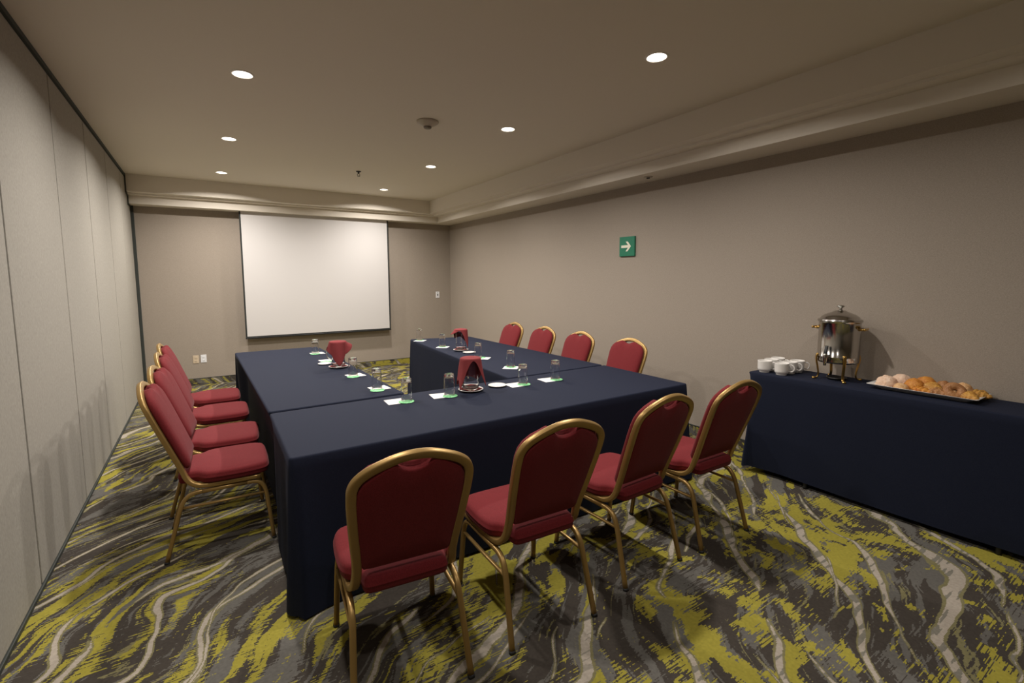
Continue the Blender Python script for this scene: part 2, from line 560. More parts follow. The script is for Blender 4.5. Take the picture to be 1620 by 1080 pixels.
# ------------------------------------------------------------------ wall plates and exit arrow
def outlet(x, z, m, label):
    t = thing('wall_outlet', label, 'outlet', (x, YF, z), 0, 'outlets under the screen wall')
    bm = bmesh.new(); box(bm, -.036, .036, -.006, 0, -.058, .058, 0, .002); obj('cover_plate', bm, m, t, False)
    for s in (-1, 1):
        bm = bmesh.new(); box(bm, -.017, .017, -.009, -.005, s * .024 - .014, s * .024 + .014, 0, .003)
        rcp = obj('receptacle', bm, m, t, False)
        bm = bmesh.new()
        for q in (-.007, .005):
            box(bm, q, q + .002, -.0095, -.0085, s * .024 - .004, s * .024 + .005)
        obj('slot', bm, M['black'], rcp, False)
outlet(-.134, .385, M['ivory'], 'beige wall outlet plate, left one of the pair behind the left chairs')
outlet(-.038, .388, M['white'], 'white wall outlet plate, right one of the pair behind the left chairs')
t = thing('light_switch', 'white toggle switch plate on the front wall near the right corner', 'light switch', (3.745, YF, 1.251))
bm = bmesh.new(); box(bm, -.037, .037, -.006, 0, -.06, .06, 0, .002); obj('cover_plate', bm, M['white'], t, False)
bm = bmesh.new(); box(bm, -.008, .008, -.012, -.005, -.022, .018, 0, .002); obj('toggle', bm, M['blackplastic'], t, False)
for z in (-.045, .042):
    bm = bmesh.new(); lathe(bm, [(0, 0), (.004, 0), (.003, .002), (0, .002)], 10)
    bmesh.ops.rotate(bm, verts=bm.verts, matrix=Matrix.Rotation(PI / 2, 3, 'X')); s_ = obj('screw', bm, M['darkmetal'], t, loc=(0, -.006, z))

t = thing('exit_sign', 'green sign with a cream arrow pointing right on the right wall', 'sign', (XR, 3.79, 1.905))
bm = bmesh.new(); box(bm, -.022, 0, -.112, .112, -.108, .108, 0, .002); obj('sign_board', bm, M['signgreen'], t, False)
bm = bmesh.new()                                  # arrow seen from the room: right = -y
def arrow_poly(pts):
    f0 = [bm.verts.new((-.0245, -a, b)) for a, b in pts]; f1 = [bm.verts.new((-.0215, -a, b)) for a, b in pts]
    bm.faces.new(f0); bm.faces.new(f1[::-1])
    for i in range(len(pts)):
        j = (i + 1) % len(pts); bm.faces.new((f0[i], f0[j], f1[j], f1[i]))
arrow_poly([(-.082, -.014), (.020, -.014), (-.016, -.054), (.014, -.054), (.062, 0), (.014, .054), (-.016, .054), (.020, .014), (-.082, .014)])
obj('arrow', bm, M['signcream'], t, False)

# ------------------------------------------------------------------ tables and cloths
def sm(x):
    x = max(0, min(1, x)); return x * x * (3 - 2 * x)
def cloth(name, corners, ztop, hem, label, group, flare, corner_flare, fold, seed, push=None, tuck=(0, 0, 0, 0)):
    """draped cloth: flat top, rounded edges, side drop with soft folds. corners counter-clockwise"""
    C = [Vector((x, y, 0)) for x, y in corners]
    rr = random.Random(seed)
    ph = [rr.uniform(0, 6.28) for _ in range(6)]
    per = []                                       # (pos, outward normal, side, distance to nearest corner, along)
    along = 0
    rad = .022
    for i in range(4):
        a, b, c = C[i], C[(i + 1) % 4], C[(i + 2) % 4]
        d = (b - a); L = d.length; d.normalize(); n = Vector((d.y, -d.x, 0))
        d2 = (c - b).normalized(); n2 = Vector((d2.y, -d2.x, 0))
        k = max(6, int((L - 2 * rad) / .035))
        for q in range(k + 1):
            s = rad + (L - 2 * rad) * q / k
            per.append((a + d * s, n, i, min(s, L - s), along + s))
        cc = b - d * rad + d2 * rad
        for q in range(1, 5):
            th = q / 5
            nn = (n * math.cos(th * PI / 2) + n2 * math.sin(th * PI / 2)).normalized()
            per.append((cc + nn * rad, nn, i, 0, along + L))
        along += L
    H = ztop - hem
    rows = [(-.018, 0), (-.010, 0), (-.004, -.002), (0, -.010)]
    nr = 16
    bm = bmesh.new()
    rings = []
    for inset, dz in rows:
        rings.append([bm.verts.new((p.x + n.x * inset, p.y + n.y * inset, ztop + dz)) for p, n, s, dc, al in per])
    for k in range(1, nr + 1):
        tt = k / nr
        drop = .010 + (H - .010) * tt
        ring = []
        for p, n, s, dc, al in per:
            cf = math.exp(-(dc / .10) ** 2) * corner_flare[s] if dc else max(corner_flare[s], corner_flare[(s + 1) % 4])
            wob = math.sin(al * 11 + ph[0]) * .5 + math.sin(al * 23 + ph[1] + tt) * .35 + math.sin(al * 5.3 + ph[2]) * .5
            near = .35 + .9 * math.exp(-(dc / .35) ** 2)
            o = flare[s] * drop - tuck[s] * sm(drop / .09) + cf * drop + fold * wob * near * tt ** 1.2
            zz = ztop - drop
            if k == nr:
                zz += .004 * math.sin(al * 4 + ph[3])
            qx, qy = p.x + n.x * o, p.y + n.y * o
            if push:
                qx = push(qx, qy, drop)
            ring.append(bm.verts.new((qx, qy, zz)))
        rings.append(ring)
    m_ = len(per)
    bm.faces.new(rings[0])
    for a, b in zip(rings, rings[1:]):
        for i in range(m_):
            bm.faces.new((a[i], b[i], b[(i + 1) % m_], a[(i + 1) % m_]))
    o = obj(name, bm, M['navy'])
    return tag(o, label, 'tablecloth', group)

def folding_table(corners, ztop, inset, label, leg_in=.10, leg_y=None):
    cx = sum(c[0] for c in corners) / 4; cy = sum(c[1] for c in corners) / 4
    t = thing('folding_table', label, 'table', (cx, cy, 0), 0, 'folding tables under the navy cloths')
    C = []
    for i in range(4):
        v = Vector((corners[i][0] - cx, corners[i][1] - cy, 0)); C.append(v - Vector((math.copysign(inset, v.x), math.copysign(inset, v.y), 0)))
    bm = bmesh.new(); loft(bm, [[(c.x, c.y, z) for c in C] for z in (ztop - .028, ztop - .002)]); obj('tabletop', bm, M['wood'], t, False)
    for c in C:
        px, py = c.x - math.copysign(leg_in, c.x), c.y - math.copysign(leg_y or leg_in, c.y)
        bm = bmesh.new(); lathe(bm, [(0, 0), (.015, 0), (.013, .01), (.013, ztop - .028), (0, ztop - .028)], 12, (px, py, 0))
        obj('leg', bm, M['blackplastic'], t)

FRONT = [(.284, 2.285), (3.074, 2.262), (3.098, 3.19), (.298, 3.15)]
LEFT = [(.298, 3.185), (1.164, 3.200), (1.128, 6.02), (.262, 6.02)]
RIGHT = [(2.050, 3.205), (3.098, 3.210), (3.098, 5.85), (2.293, 6.03)]
SIDE = [(3.605, .20), (4.012, .20), (4.012, 2.090), (3.590, 2.090)]
def push_in(x, y, drop):                           # chairs tucked in push the cloth sides under the tables
    f = sm((y - 2.78) / .15) * sm((5.62 - y) / .15) * sm(drop / .24)
    x -= f * max(0, x - 2.775)
    f = sm((y - 2.95) / .12) * sm((5.75 - y) / .15) * sm(drop / .20)
    return x + f * max(0, .345 - x)
cloth('tablecloth', FRONT, TT, .014, 'navy cloth over the wide near table before the four facing-away chairs', 'navy floor-length tablecloths',
      [.03, .0, -.02, .0], [.06, .02, 0, .06], .010, 3, push_in)
cloth('tablecloth', LEFT, TT, .014, 'navy cloth over the long left table, beside the row of four left chairs', 'navy floor-length tablecloths',
      [-.02, .01, .01, -.03], [0, 0, .02, 0], .006, 5, push_in)
cloth('tablecloth', RIGHT, TT, .014, 'navy cloth over the long right table that runs toward the front corner', 'navy floor-length tablecloths',
      [-.02, 0, .02, .0], [0, 0, 0, .03], .006, 8, push_in)
cloth('tablecloth', SIDE, ST, .045, 'navy cloth over the narrow serving table against the right wall', 'navy floor-length tablecloths',
      [0, -.02, .06, -.055], [0, 0, .02, .03], .006, 11, None, (0, 0, .045, 0))
folding_table(FRONT, TT, .02, 'table under the navy cloth nearest the camera', .30)
folding_table(LEFT, TT, .02, 'table under the navy cloth on the left')
folding_table([(2.10, 3.25), (2.72, 3.25), (2.72, 5.8), (2.33, 5.9)], TT, .0, 'table under the navy cloth on the right', .07)
folding_table(SIDE, ST, .02, 'serving table under navy cloth along the right wall, one leg foot showing', .048, .415)

# ------------------------------------------------------------------ banquet chair
def back_y(z):
    return -.185 - .37 * (z - .51)

def make_chair():
    t = thing('banquet_chair', '', 'chair')
    # frame: one bent tube that arches over the back and runs forward under the seat
    half = [(0, .968), (.05, .9635), (.10, .949), (.150, .928), (.186, .902), (.2035, .870), (.2065, .828), (.204, .77), (.195, .66), (.185, .56), (.182, .50)]
    right = [(x, back_y(z), z) for x, z in half] + [(.185, -.163, .450), (.190, -.138, .418), (.194, -.10, .400), (.198, -.04, .395), (.202, .08, .395), (.204, .20, .395)]
    pts = [(-x, y, z) for x, y, z in reversed(right[1:])] + right
    bm = bmesh.new()
    sweep(bm, catmull(pts, 5), rrect(.025, .034, .007), (0, 1, 0))
    obj('back_frame', bm, M['gold'], t)
    # upholstered back with a hand-hold notch at the top
    zc = .72
    def outline():
        P = [(0, .912), (.022, .915), (.045, .926), (.062, .941), (.072, .945), (.084, .942), (.105, .933), (.14, .912), (.170, .890), (.187, .862), (.193, .825), (.191, .77),
             (.183, .66), (.173, .56), (.169, .522), (.160, .508), (.13, .505), (.06, .505)]
        R = [(x, z) for x, z in P] + [(0, .505)] + [(-x, z) for x, z in reversed(P[1:])]
        return R
    O = outline()
    N = Vector((0, 1, .37)).normalized()
    rings = []
    for s, d in ((.02, -.013), (.6, -.013), (.95, -.012), (.992, -.008), (1.0, .004), (1.0, .013), (1.055, .018), (1.068, .028), (1.05, .040), (.97, .050), (.8, .056), (.45, .060), (.02, .061)):
        ring = []
        for x, z in O:
            xx = x * s
            zz = zc + (z - zc) * (s if z < .93 else min(s, 1.0) if s > 1 else s)
            dd = d
            p = Vector((xx, back_y(zz), zz)) + N * dd
            ring.append(p)
        rings.append(ring)
    bm = bmesh.new(); loft(bm, rings)
    obj('backrest', bm, M['red'], t)
    # seat cushion
    S = [(0, -.205), (.09, -.205), (.142, -.202), (.158, -.188), (.163, -.155), (.166, -.125), (.185, -.098), (.212, -.075), (.226, -.03), (.231, .05), (.229, .14), (.220, .20), (.198, .236), (.15, .249), (.07, .252), (0, .253)]
    S2 = catmull([(x, y, 0) for x, y in S] + [(-x, y, 0) for x, y in reversed(S[1:-1])], 2, True)
    rings = []
    for s, z in ((.5, .408), (.93, .408), (.985, .414), (1.0, .424), (1.0, .438), (1.012, .441), (1.012, .443), (1.0, .446), (.992, .458), (.965, .468), (.90, .475), (.7, .481), (.35, .484), (.02, .485)):
        rings.append([(p.x * s, .03 + (p.y - .03) * s, z) for p in S2])
    bm = bmesh.new(); loft(bm, rings); obj('seat', bm, M['red'], t)
    sec = rrect(.022, .024, .008)
    for s in (-1, 1):
        bm = bmesh.new(); sweep(bm, catmull([(s * .223, .255, .004), (s * .215, .236, .20), (s * .211, .226, .29), (s * .208, .212, .335), (s * .205, .190, .358), (s * .204, .16, .366), (s * .204, .13, .367)], 5), sec, (1, 0, 0))
        lg = obj('leg', bm, M['gold'], t)
        bm = bmesh.new(); sweep(bm, [(s * .2232, .2555, 0), (s * .2225, .254, .012)], rrect(.025, .027, .009), (1, 0, 0)); obj('foot_cap', bm, M['rubber'], lg)
        bm = bmesh.new(); sweep(bm, catmull([(s * .220, -.275, .004), (s * .210, -.222, .20), (s * .206, -.202, .275), (s * .204, -.184, .322), (s * .203, -.158, .352), (s * .203, -.125, .365), (s * .203, -.09, .367)], 5), sec, (1, 0, 0))
        lg = obj('leg', bm, M['gold'], t)
        bm = bmesh.new(); sweep(bm, [(s * .2202, -.276, 0), (s * .2195, -.273, .012)], rrect(.025, .027, .009), (1, 0, 0)); obj('foot_cap', bm, M['rubber'], lg)
        bm = bmesh.new(); sweep(bm, [(s * .203, -.091, .367), (s * .2035, .02, .367), (s * .204, .131, .367)], sec, (1, 0, 0)); obj('side_rail', bm, M['gold'], t)
        bm = bmesh.new(); sweep(bm, [(s * .205, -.196, .290), (s * .208, .0, .290), (s * .210, .222, .290)], rrect(.014, .018, .006), (1, 0, 0)); obj('stretcher', bm, M['gold'], t)
    bm = bmesh.new()
    for y in (-.06, .14):
        box(bm, -.196, .196, y - .012, y + .012, .384, .407)
    obj('seat_frame', bm, M['gold'], t, False)
    return t

CH = [
    (.614, 1.832, -6.7, 'red banquet chair seen from behind, leftmost and nearest of the four facing the near table', 'red chairs along the near table'),
    (1.233, 1.807, -3.0, 'red banquet chair seen from behind, second from left of the four facing the near table', 'red chairs along the near table'),
    (1.902, 1.850, 2.1, 'red banquet chair seen from behind, third from left of the four facing the near table', 'red chairs along the near table'),
    (2.519, 1.835, -.5, 'red banquet chair seen from behind, rightmost of the four facing the near table', 'red chairs along the near table'),
    (.036, 3.321, -92, 'red banquet chair in side view, nearest of the four beside the partition wall', 'red chairs along the left table'),
    (.040, 3.90, -95, 'red banquet chair in side view, second from the camera beside the partition wall', 'red chairs along the left table'),
    (.025, 4.62, -92, 'red banquet chair in side view, third from the camera beside the partition wall', 'red chairs along the left table'),
    (.000, 5.27, -92, 'red banquet chair in side view, farthest of the four beside the partition wall', 'red chairs along the left table'),
    (3.06, 3.15, 90, 'red banquet chair tucked under the right table, nearest and largest of that row', 'red chairs along the right table'),
    (3.06, 3.85, 90, 'red banquet chair tucked under the right table, second from the camera by the right wall', 'red chairs along the right table'),
    (3.06, 4.50, 90, 'red banquet chair tucked under the right table, third from the camera by the right wall', 'red chairs along the right table'),
    (3.06, 5.16, 90, 'red banquet chair tucked under the right table, farthest of the four by the right wall', 'red chairs along the right table'),
]
chair0 = make_chair()
for i, (x, y, r, lab, grp) in enumerate(CH):
    if i == 0:
        chair0.location = (x, y, 0); chair0.rotation_euler = (0, 0, math.radians(r)); chair0['label'] = lab; chair0['group'] = grp
    else:
        dup(chair0, (x, y, 0), math.radians(r), lab, grp)

# ------------------------------------------------------------------ place settings
def glass_mesh():
    bm = bmesh.new()                               # tumbler standing upside down on its rim
    lathe(bm, [(.0370, 0), (.0374, .0015), (.0370, .03), (.0352, .09), (.0340, .135), (.0336, .142), (.0325, .1465), (.029, .1490), (.013, .1475), (0, .147)], 32)
    # inner wall
    lathe(bm, [(.0370, 0), (.0362, .0002), (.0360, .0012), (.0357, .03), (.0338, .09), (.0326, .120), (.0318, .1275), (.027, .1305), (.011, .1315), (0, .1315)], 32)
    bmesh.ops.remove_doubles(bm, verts=bm.verts, dist=1e-5)
    return bm

SET = [  # coaster x, y, napkin centre, napkin angle, glass offset (or None), place text
    (1.025, 3.368, (1.060, 3.440), 5, (.012, .050), 'at the near end of the left table'),
    (1.008, 3.958, (1.040, 4.015), 8, (.010, .045), 'in front of the covered pitcher on the left table'),
    (.980, 4.850, (1.000, 4.910), 5, None, 'behind the covered pitcher on the left table'),
    (.986, 5.414, (1.015, 5.455), 6, (.008, .040), 'at the far end of the left table'),
    (1.085, 2.945, (1.032, 2.992), -4, (.010, .022), 'at the left end of the near table'),
    (1.390, 2.921, (1.342, 2.970), -8, (.004, .020), 'left of the covered pitcher on the near table'),
    (2.014, 2.934, (1.955, 2.958), -3, (.004, .020), 'just right of the white plate on the near table'),
    (2.326, 2.931, (2.272, 2.962), -4, (.004, .020), 'at the right end of the near table'),
    (2.320, 3.592, (2.305, 3.565), 48, (.004, .006), 'at the near end of the right table'),
    (2.340, 4.188, (2.350, 4.150), 45, (-.02, .015), 'beside the white plate on the right table'),
    (2.355, 5.135, (2.345, 5.105), 48, (.0, .006), 'just beyond the covered pitcher on the right table'),
    (2.355, 5.839, (2.345, 5.805), 46, (.0, .006), 'at the far end of the right table'),
]
gl0 = co0 = na0 = None
NAPKIN_T, COASTER_T = .002, .003
for (cx, cy, nc, na, go, place) in SET:
    if na0 is None:
        bm = bmesh.new(); box(bm, -.066, .066, -.066, .066, 0, NAPKIN_T, 0, .0006)
        na0 = nn = obj('paper_napkin', bm, M['paper'], smooth=False)
        bm = bmesh.new(); lathe(bm, [(0, 0), (.050, 0), (.051, .0015), (.050, COASTER_T), (0, COASTER_T)], 36)
        co0 = cc = obj('coaster', bm, M['coaster'])
    else:
        nn = na0.copy(); COL.objects.link(nn)
        cc = co0.copy(); COL.objects.link(cc)
    nn.location = (nc[0], nc[1], TT); nn.rotation_euler = (0, 0, math.radians(na))
    cc.location = (cx, cy, TT + NAPKIN_T); cc.rotation_euler = (0, 0, rnd.uniform(0, 6))
    tag(nn, 'white paper napkin under the coaster ' + place, 'napkin', 'white paper napkins on the meeting tables')
    tag(cc, 'round light green coaster ' + place, 'coaster', 'green coasters on the meeting tables')
    if go:
        if gl0 is None:
            gl0 = gg = obj('drinking_glass', glass_mesh(), M['glass'])
        else:
            gg = gl0.copy(); COL.objects.link(gg)
        gg.location = (cx + go[0], cy + go[1], TT + NAPKIN_T + COASTER_T)
        tag(gg, 'upturned clear glass tumbler ' + place, 'glass', 'upturned glasses on the meeting tables')

# pitchers: white saucer, burgundy liner, glass jug, burgundy napkin draped over it
PH = .232
def saucer_mesh(r, h):
    bm = bmesh.new()
    lathe(bm, [(0, 0), (r * .58, 0), (r * .60, .002), (r * .82, h * .6), (r, h), (r * .995, h + .003), (r * .80, h * .6 + .004), (r * .60, .006), (0, .006)], 40)
    return bm

def jug(x, y, z, rot, label):
    t = thing('glass_pitcher', label, 'pitcher', (x, y, z), rot, 'covered water pitchers')
    bm = bmesh.new()
    lathe(bm, [(0, 0), (.050, 0), (.056, .004), (.058, .02), (.054, .12), (.057, .19), (.064, PH), (.0628, PH), (.0555, .188), (.0522, .12), (.0555, .022), (.050, .012), (0, .010)], 36)
    obj('jug_body', bm, M['glass'], t)
    bm = bmesh.new(); sweep(bm, catmull([(.057, 0, .190), (.085, 0, .186), (.098, 0, .145), (.088, 0, .09), (.055, 0, .065)], 6), circ(.006, 8), (0, 1, 0)); obj('handle', bm, M['glass'], t)
    return t

def drape(x, y, z, arms, arches, label, rtop=.065, p=1.0):
    """napkin laid over a round jug top. arms = (angle in degrees, hang, flare); arches = hang midway between arm k and k+1"""
    bm = bmesh.new()
    A = sorted(zip([a % 360 for a, h, f in arms], [h for a, h, f in arms], [f for a, h, f in arms], arches))
    def edge(deg):
        for k in range(len(A)):
            a0, h0, f0, e0 = A[k]; a1, h1, f1, e1 = A[(k + 1) % len(A)]
            span = (a1 - a0) % 360; q = (deg - a0) % 360
            if q <= span:
                t_ = q / span
                if t_ < .5:
                    k_ = (1 - t_ * 2) ** p
                    return e0 + (h0 - e0) * k_, f0 * (1 - t_ * 2)
                k_ = (t_ * 2 - 1) ** p
                return e0 + (h1 - e0) * k_, f1 * (t_ * 2 - 1)
        return .05, 0
    n, k = 120, 26
    def pos(deg, d, fl):
        th = math.radians(deg)
        if d < rtop:
            rr, zz = d, .004 * math.cos(d / rtop * PI) - .004
        else:
            q = d - rtop; b_ = .010
            if q < b_ * PI / 2:
                rr = rtop + b_ * math.sin(q / b_); zz = -.008 - b_ * (1 - math.cos(q / b_))
            else:
                q -= b_ * PI / 2
                fold = .005 * math.sin(3 * th + 1) * min(1, q / .06)
                out = .07 + fl
                rr = rtop + b_ + q * math.sin(out) + fold; zz = -.008 - b_ - q * math.cos(out)
        return (rr * math.cos(th), rr * math.sin(th), zz)
    c = bm.verts.new((0, 0, 0)); prev = None
    rings = []
    for j in range(1, k + 1):
        ring = []
        for i in range(n):
            h, fl = edge(360 * i / n)
            d = rtop * j / 8 if j <= 8 else rtop + h * (j - 8) / (k - 8)
            ring.append(bm.verts.new(pos(360 * i / n, d, fl)))
        rings.append(ring)
    for i in range(n):
        bm.faces.new((c, rings[0][i], rings[0][(i + 1) % n]))
    for a_, b_ in zip(rings, rings[1:]):
        for i in range(n):
            bm.faces.new((a_[i], b_[i], b_[(i + 1) % n], a_[(i + 1) % n]))
    o = obj('cloth_napkin', bm, M['napkin'])
    so = o.modifiers.new('thickness', 'SOLIDIFY'); so.thickness = .0016; so.offset = 1
    o.location = (x, y, z)
    return tag(o, label, 'napkin', 'burgundy napkins over the pitchers')

PIT = [  # x, y, saucer r, arms, arches, power, jug handle rot, table
    (1.007, 4.46, .085, [(-98, .225, .08), (-8, .065, 1.0), (80, .16, .1), (172, .085, .30)], [.125, .05, .06, .125], 1.0, math.radians(176), 'left'),
    (1.585, 2.985, .090, [(-160, .235, .12), (-44, .225, .16), (35, .20, .1), (122, .22, .1)], [.022, .14, .16, .17], 1.9, math.radians(80), 'near'),
    (2.399, 4.743, .085, [(-185, .085, .8), (-62, .215, .04), (30, .17, .1), (110, .12, .1)], [.022, .13, .10, .05], 1.7, math.radians(60), 'right'),
]
for x, y, r, arms, arches, pw, hr, txt in PIT:
    o = obj('saucer', saucer_mesh(r, .014), M['china']); o.location = (x, y, TT)
    tag(o, 'white saucer under the covered pitcher on the %s table' % txt, 'saucer', 'saucers under the pitchers')
    bm = bmesh.new()                              # liner: small folded cloth resting in the saucer
    k = 48; rings = []
    for q, (s, h) in enumerate(((.02, .0066), (.6, .0066), (.85, .012), (1.0, .017), (1.0, .0195), (.85, .0145), (.6, .0105), (.02, .0105))):
        ring = []
        for i in range(k):
            a = 2 * PI * i / k
            sq = 1 / max(abs(math.cos(a)), abs(math.sin(a)))
            rad = min(.062 * sq, .082) * s
            ring.append((rad * math.cos(a), rad * math.sin(a), h + (.004 * math.sin(4 * a + 1) if s > .9 else 0)))
        rings.append(ring)
    loft(bm, rings)
    o = obj('napkin_liner', bm, M['napkin']); o.location = (x, y, TT); o.rotation_euler = (0, 0, hr + .5)
    tag(o, 'burgundy napkin folded between saucer and pitcher on the %s table' % txt, 'napkin', 'napkin liners on the saucers')
    jug(x, y, TT + .0107, hr, 'clear glass water pitcher under a burgundy napkin on the %s table' % txt)
    drape(x, y, TT + .0107 + PH + .0085, arms, [arches[i] for i in range(4)], 'burgundy cloth napkin draped over the glass pitcher on the %s table' % txt, p=pw)

PL = [(.935, 4.70, .060, 'small white plate behind the covered pitcher on the left table'),
      (1.817, 3.000, .068, 'small white patterned plate right of the covered pitcher on the near table'),
      (2.392, 4.545, .064, 'small white patterned plate in front of the covered pitcher on the right table')]
for x, y, r, lab in PL:
    o = obj('small_plate', saucer_mesh(r, .010), M['printed']); o.location = (x, y, TT)
    tag(o, lab, 'plate', 'small plates beside the pitchers')

# ------------------------------------------------------------------ cups
def make_cup():
    bm = bmesh.new()
    lathe(bm, [(0, .004), (.026, .004), (.028, 0), (.034, 0), (.035, .006), (.036, .012), (.0445, .018), (.0465, .03), (.047, .078), (.0480, .083), (.0465, .085), (.0450, .082), (.0440, .03), (.041, .022), (.02, .018), (0, .018)], 36)
    c = obj('coffee_cup', bm, M['china'])
    bm = bmesh.new(); sweep(bm, catmull([(.045, 0, .070), (.062, 0, .072), (.076, 0, .060), (.076, 0, .040), (.064, 0, .027), (.043, 0, .028)], 6), rrect(.009, .007, .003), (0, 1, 0))
    obj('handle', bm, M['china'], c)
    return c
CUPS = [(3.672, 2.005, 'white coffee cup at the serving table corner, front left of the six'), (3.775, 2.008, 'white coffee cup in the middle of the left line of three'), (3.885, 2.015, 'white coffee cup at the back left of the six, next to the wall'),
        (3.670, 1.872, 'white coffee cup at the front right of the six, handle fully visible'), (3.778, 1.868, 'white coffee cup in the middle of the right line of three'), (3.880, 1.862, 'white coffee cup at the back right of the six, beside the urn')]
cup0 = None
for x, y, lab in CUPS:
    if cup0 is None:
        c = cup0 = make_cup()
    else:
        c = cup0.copy(); COL.objects.link(c)
        for ch in list(cup0.children):
            d = ch.copy(); COL.objects.link(d); d.parent = c
    c.scale = (1.06, 1.06, 1.10)
    c.location = (x, y, ST); c.rotation_euler = (0, 0, math.radians(-62 + rnd.uniform(-8, 8)))
    tag(c, lab, 'cup', 'white cups on the serving table')

# ------------------------------------------------------------------ coffee urn
UX, UY = 3.835, 1.565
t = thing('coffee_urn', 'tall polished steel coffee urn on brass legs standing on the serving table', 'coffee urn', (UX, UY, ST), math.radians(-5))
t.scale = (1, 1, 1.075)
UR = .128
bm = bmesh.new()
lathe(bm, [(0, .120), (UR * .93, .120), (UR * .985, .124), (UR, .135), (UR, .158), (UR + .002, .160), (UR + .002, .163), (UR, .165), (UR, .385), (UR + .004, .392), (UR + .010, .398), (UR + .010, .403), (UR - .002, .404), (UR - .006, .392), (UR - .006, .135), (0, .130)], 56)
obj('urn_body', bm, M['steel'], t)
bm = bmesh.new()
lathe(bm, [(UR + .006, .404), (UR + .007, .409), (UR - .006, .414), (UR - .012, .425), (UR * .75, .440), (UR * .45, .455), (.04, .462), (.03, .468), (0, .469)], 56)
lid = obj('lid', bm, M['steel'], t)
bm = bmesh.new(); lathe(bm, [(0, .468), (.012, .468), (.010, .478), (.012, .486), (.024, .492), (.025, .497), (.018, .502), (0, .503)], 24); obj('lid_knob', bm, M['steel'], lid)
for deg in (102, 282):                             # side handles: brass brackets carrying a short grip
    Rz = Matrix.Rotation(math.radians(deg), 3, 'Z')
    bm = bmesh.new()
    for q in (-.028, .028):
        sweep(bm, [Rz @ Vector((UR - .006, q, .345)), Rz @ Vector((UR + .030, q, .350))], circ(.007, 10), (0, 0, 1))
    h = obj('handle', bm, M['brass'], t)
    bm = bmesh.new(); sweep(bm, [Rz @ Vector(v_) for v_ in catmull([(UR + .030, -.045, .350), (UR + .034, 0, .350), (UR + .030, .045, .350)], 6)], circ(.008, 12), (0, 0, 1)); obj('grip', bm, M['brass'], h)
for k in range(4):
    a = math.radians(45 + 90 * k)
    c_, s_ = math.cos(a), math.sin(a)
    pts = [(UR - .002, .175), (UR + .006, .160), (UR + .007, .130), (UR - .004, .080), (UR - .010, .035), (UR - .002, .012), (UR + .020, .007)]
    bm = bmesh.new(); sweep(bm, catmull([(r * c_, r * s_, z) for r, z in pts], 6), rrect(.020, .011, .004), (c_, s_, 0), scale=lambda q: 1.15 - .45 * q if q < .8 else .8)
    lg = obj('leg', bm, M['brass'], t)
    bm = bmesh.new(); lathe(bm, [(0, 0), (.011, 0), (.014, .005), (.010, .013), (0, .015)], 14, ((UR + .018) * c_, (UR + .018) * s_, 0)); obj('foot', bm, M['brass'], lg)
SA = math.radians(182)                     # tap points at the room, a little left of the camera
ca, sa = math.cos(SA), math.sin(SA)
bm = bmesh.new()
sweep(bm, [(ca * (UR - .004), sa * (UR - .004), .168), (ca * (UR + .045), sa * (UR + .045), .168)], circ(.013, 14), (0, 0, 1))
lathe(bm, [(0, .190), (.013, .190), (.015, .180), (.015, .150), (.010, .130), (.009, .112), (0, .112)], 16, (ca * (UR + .045), sa * (UR + .045), 0))
sp = obj('spigot', bm, M['steel'], t)
bm = bmesh.new(); sweep(bm, catmull([(ca * (UR + .045), sa * (UR + .045), .188), (ca * (UR + .042), sa * (UR + .042), .205), (ca * (UR + .030), sa * (UR + .030), .240)], 5), rrect(.020, .012, .004), (ca, sa, 0)); obj('tap_lever', bm, M['blackplastic'], sp)
bm = bmesh.new(); lathe(bm, [(0, 0), (.050, 0), (.062, .010), (.064, .018), (.060, .018), (.050, .006), (0, .005)], 36)
o = obj('burner_dish', bm, M['darkmetal']); o.location = (UX, UY, ST)
tag(o, 'small dark metal burner dish on the cloth beneath the coffee urn', 'dish')

# ------------------------------------------------------------------ pastry tray
TX, TY = 3.848, 1.055
def rr_ring(hx, hy, r, z, n=5):
    return [(TX + a, TY + b, z) for a, b in rrect(2 * hx, 2 * hy, r, n)]
bm = bmesh.new()
loft(bm, [rr_ring(.095, .215, .02, ST), rr_ring(.100, .222, .02, ST + .002), rr_ring(.125, .250, .012, ST + .020), rr_ring(.150, .275, .008, ST + .031), rr_ring(.151, .276, .008, ST + .0335),
          rr_ring(.123, .247, .012, ST + .0245), rr_ring(.099, .220, .02, ST + .007), rr_ring(.02, .05, .01, ST + .006)])
o = obj('serving_tray', bm, M['china']); tag(o, 'long white rectangular tray full of pastries on the serving table', 'tray')

def blob(name, x, y, z, rx, ry, rz, m, label, cat, rot=0, bumps=0, cracks=0, seed=0):
    bm = bmesh.new()
    bmesh.ops.create_icosphere(bm, subdivisions=4, radius=1)
    for v in bm.verts:
        p = v.co.copy()
        k = 1 + bumps * mnoise.noise(p * 2.2 + Vector((seed, 0, 0))) + .35 * bumps * mnoise.noise(p * 5 + Vector((0, seed, 0)))
        if cracks and p.z > 0:
            f = mnoise.voronoi(p * 2.0 + Vector((seed, seed, 0)))[0]
            k -= cracks * max(0, 1 - (f[1] - f[0]) / .18)
        q = p * k
        if q.z < 0:
            q.z *= .35
        v.co = Vector((q.x * rx, q.y * ry, q.z * rz))
    mz = min(v.co.z for v in bm.verts)
    for v in bm.verts:
        v.co.z -= mz
    o = obj(name, bm, m); o.location = (x, y, z); o.rotation_euler = (0, 0, rot)
    return tag(o, label, cat, 'pastries on the white tray')

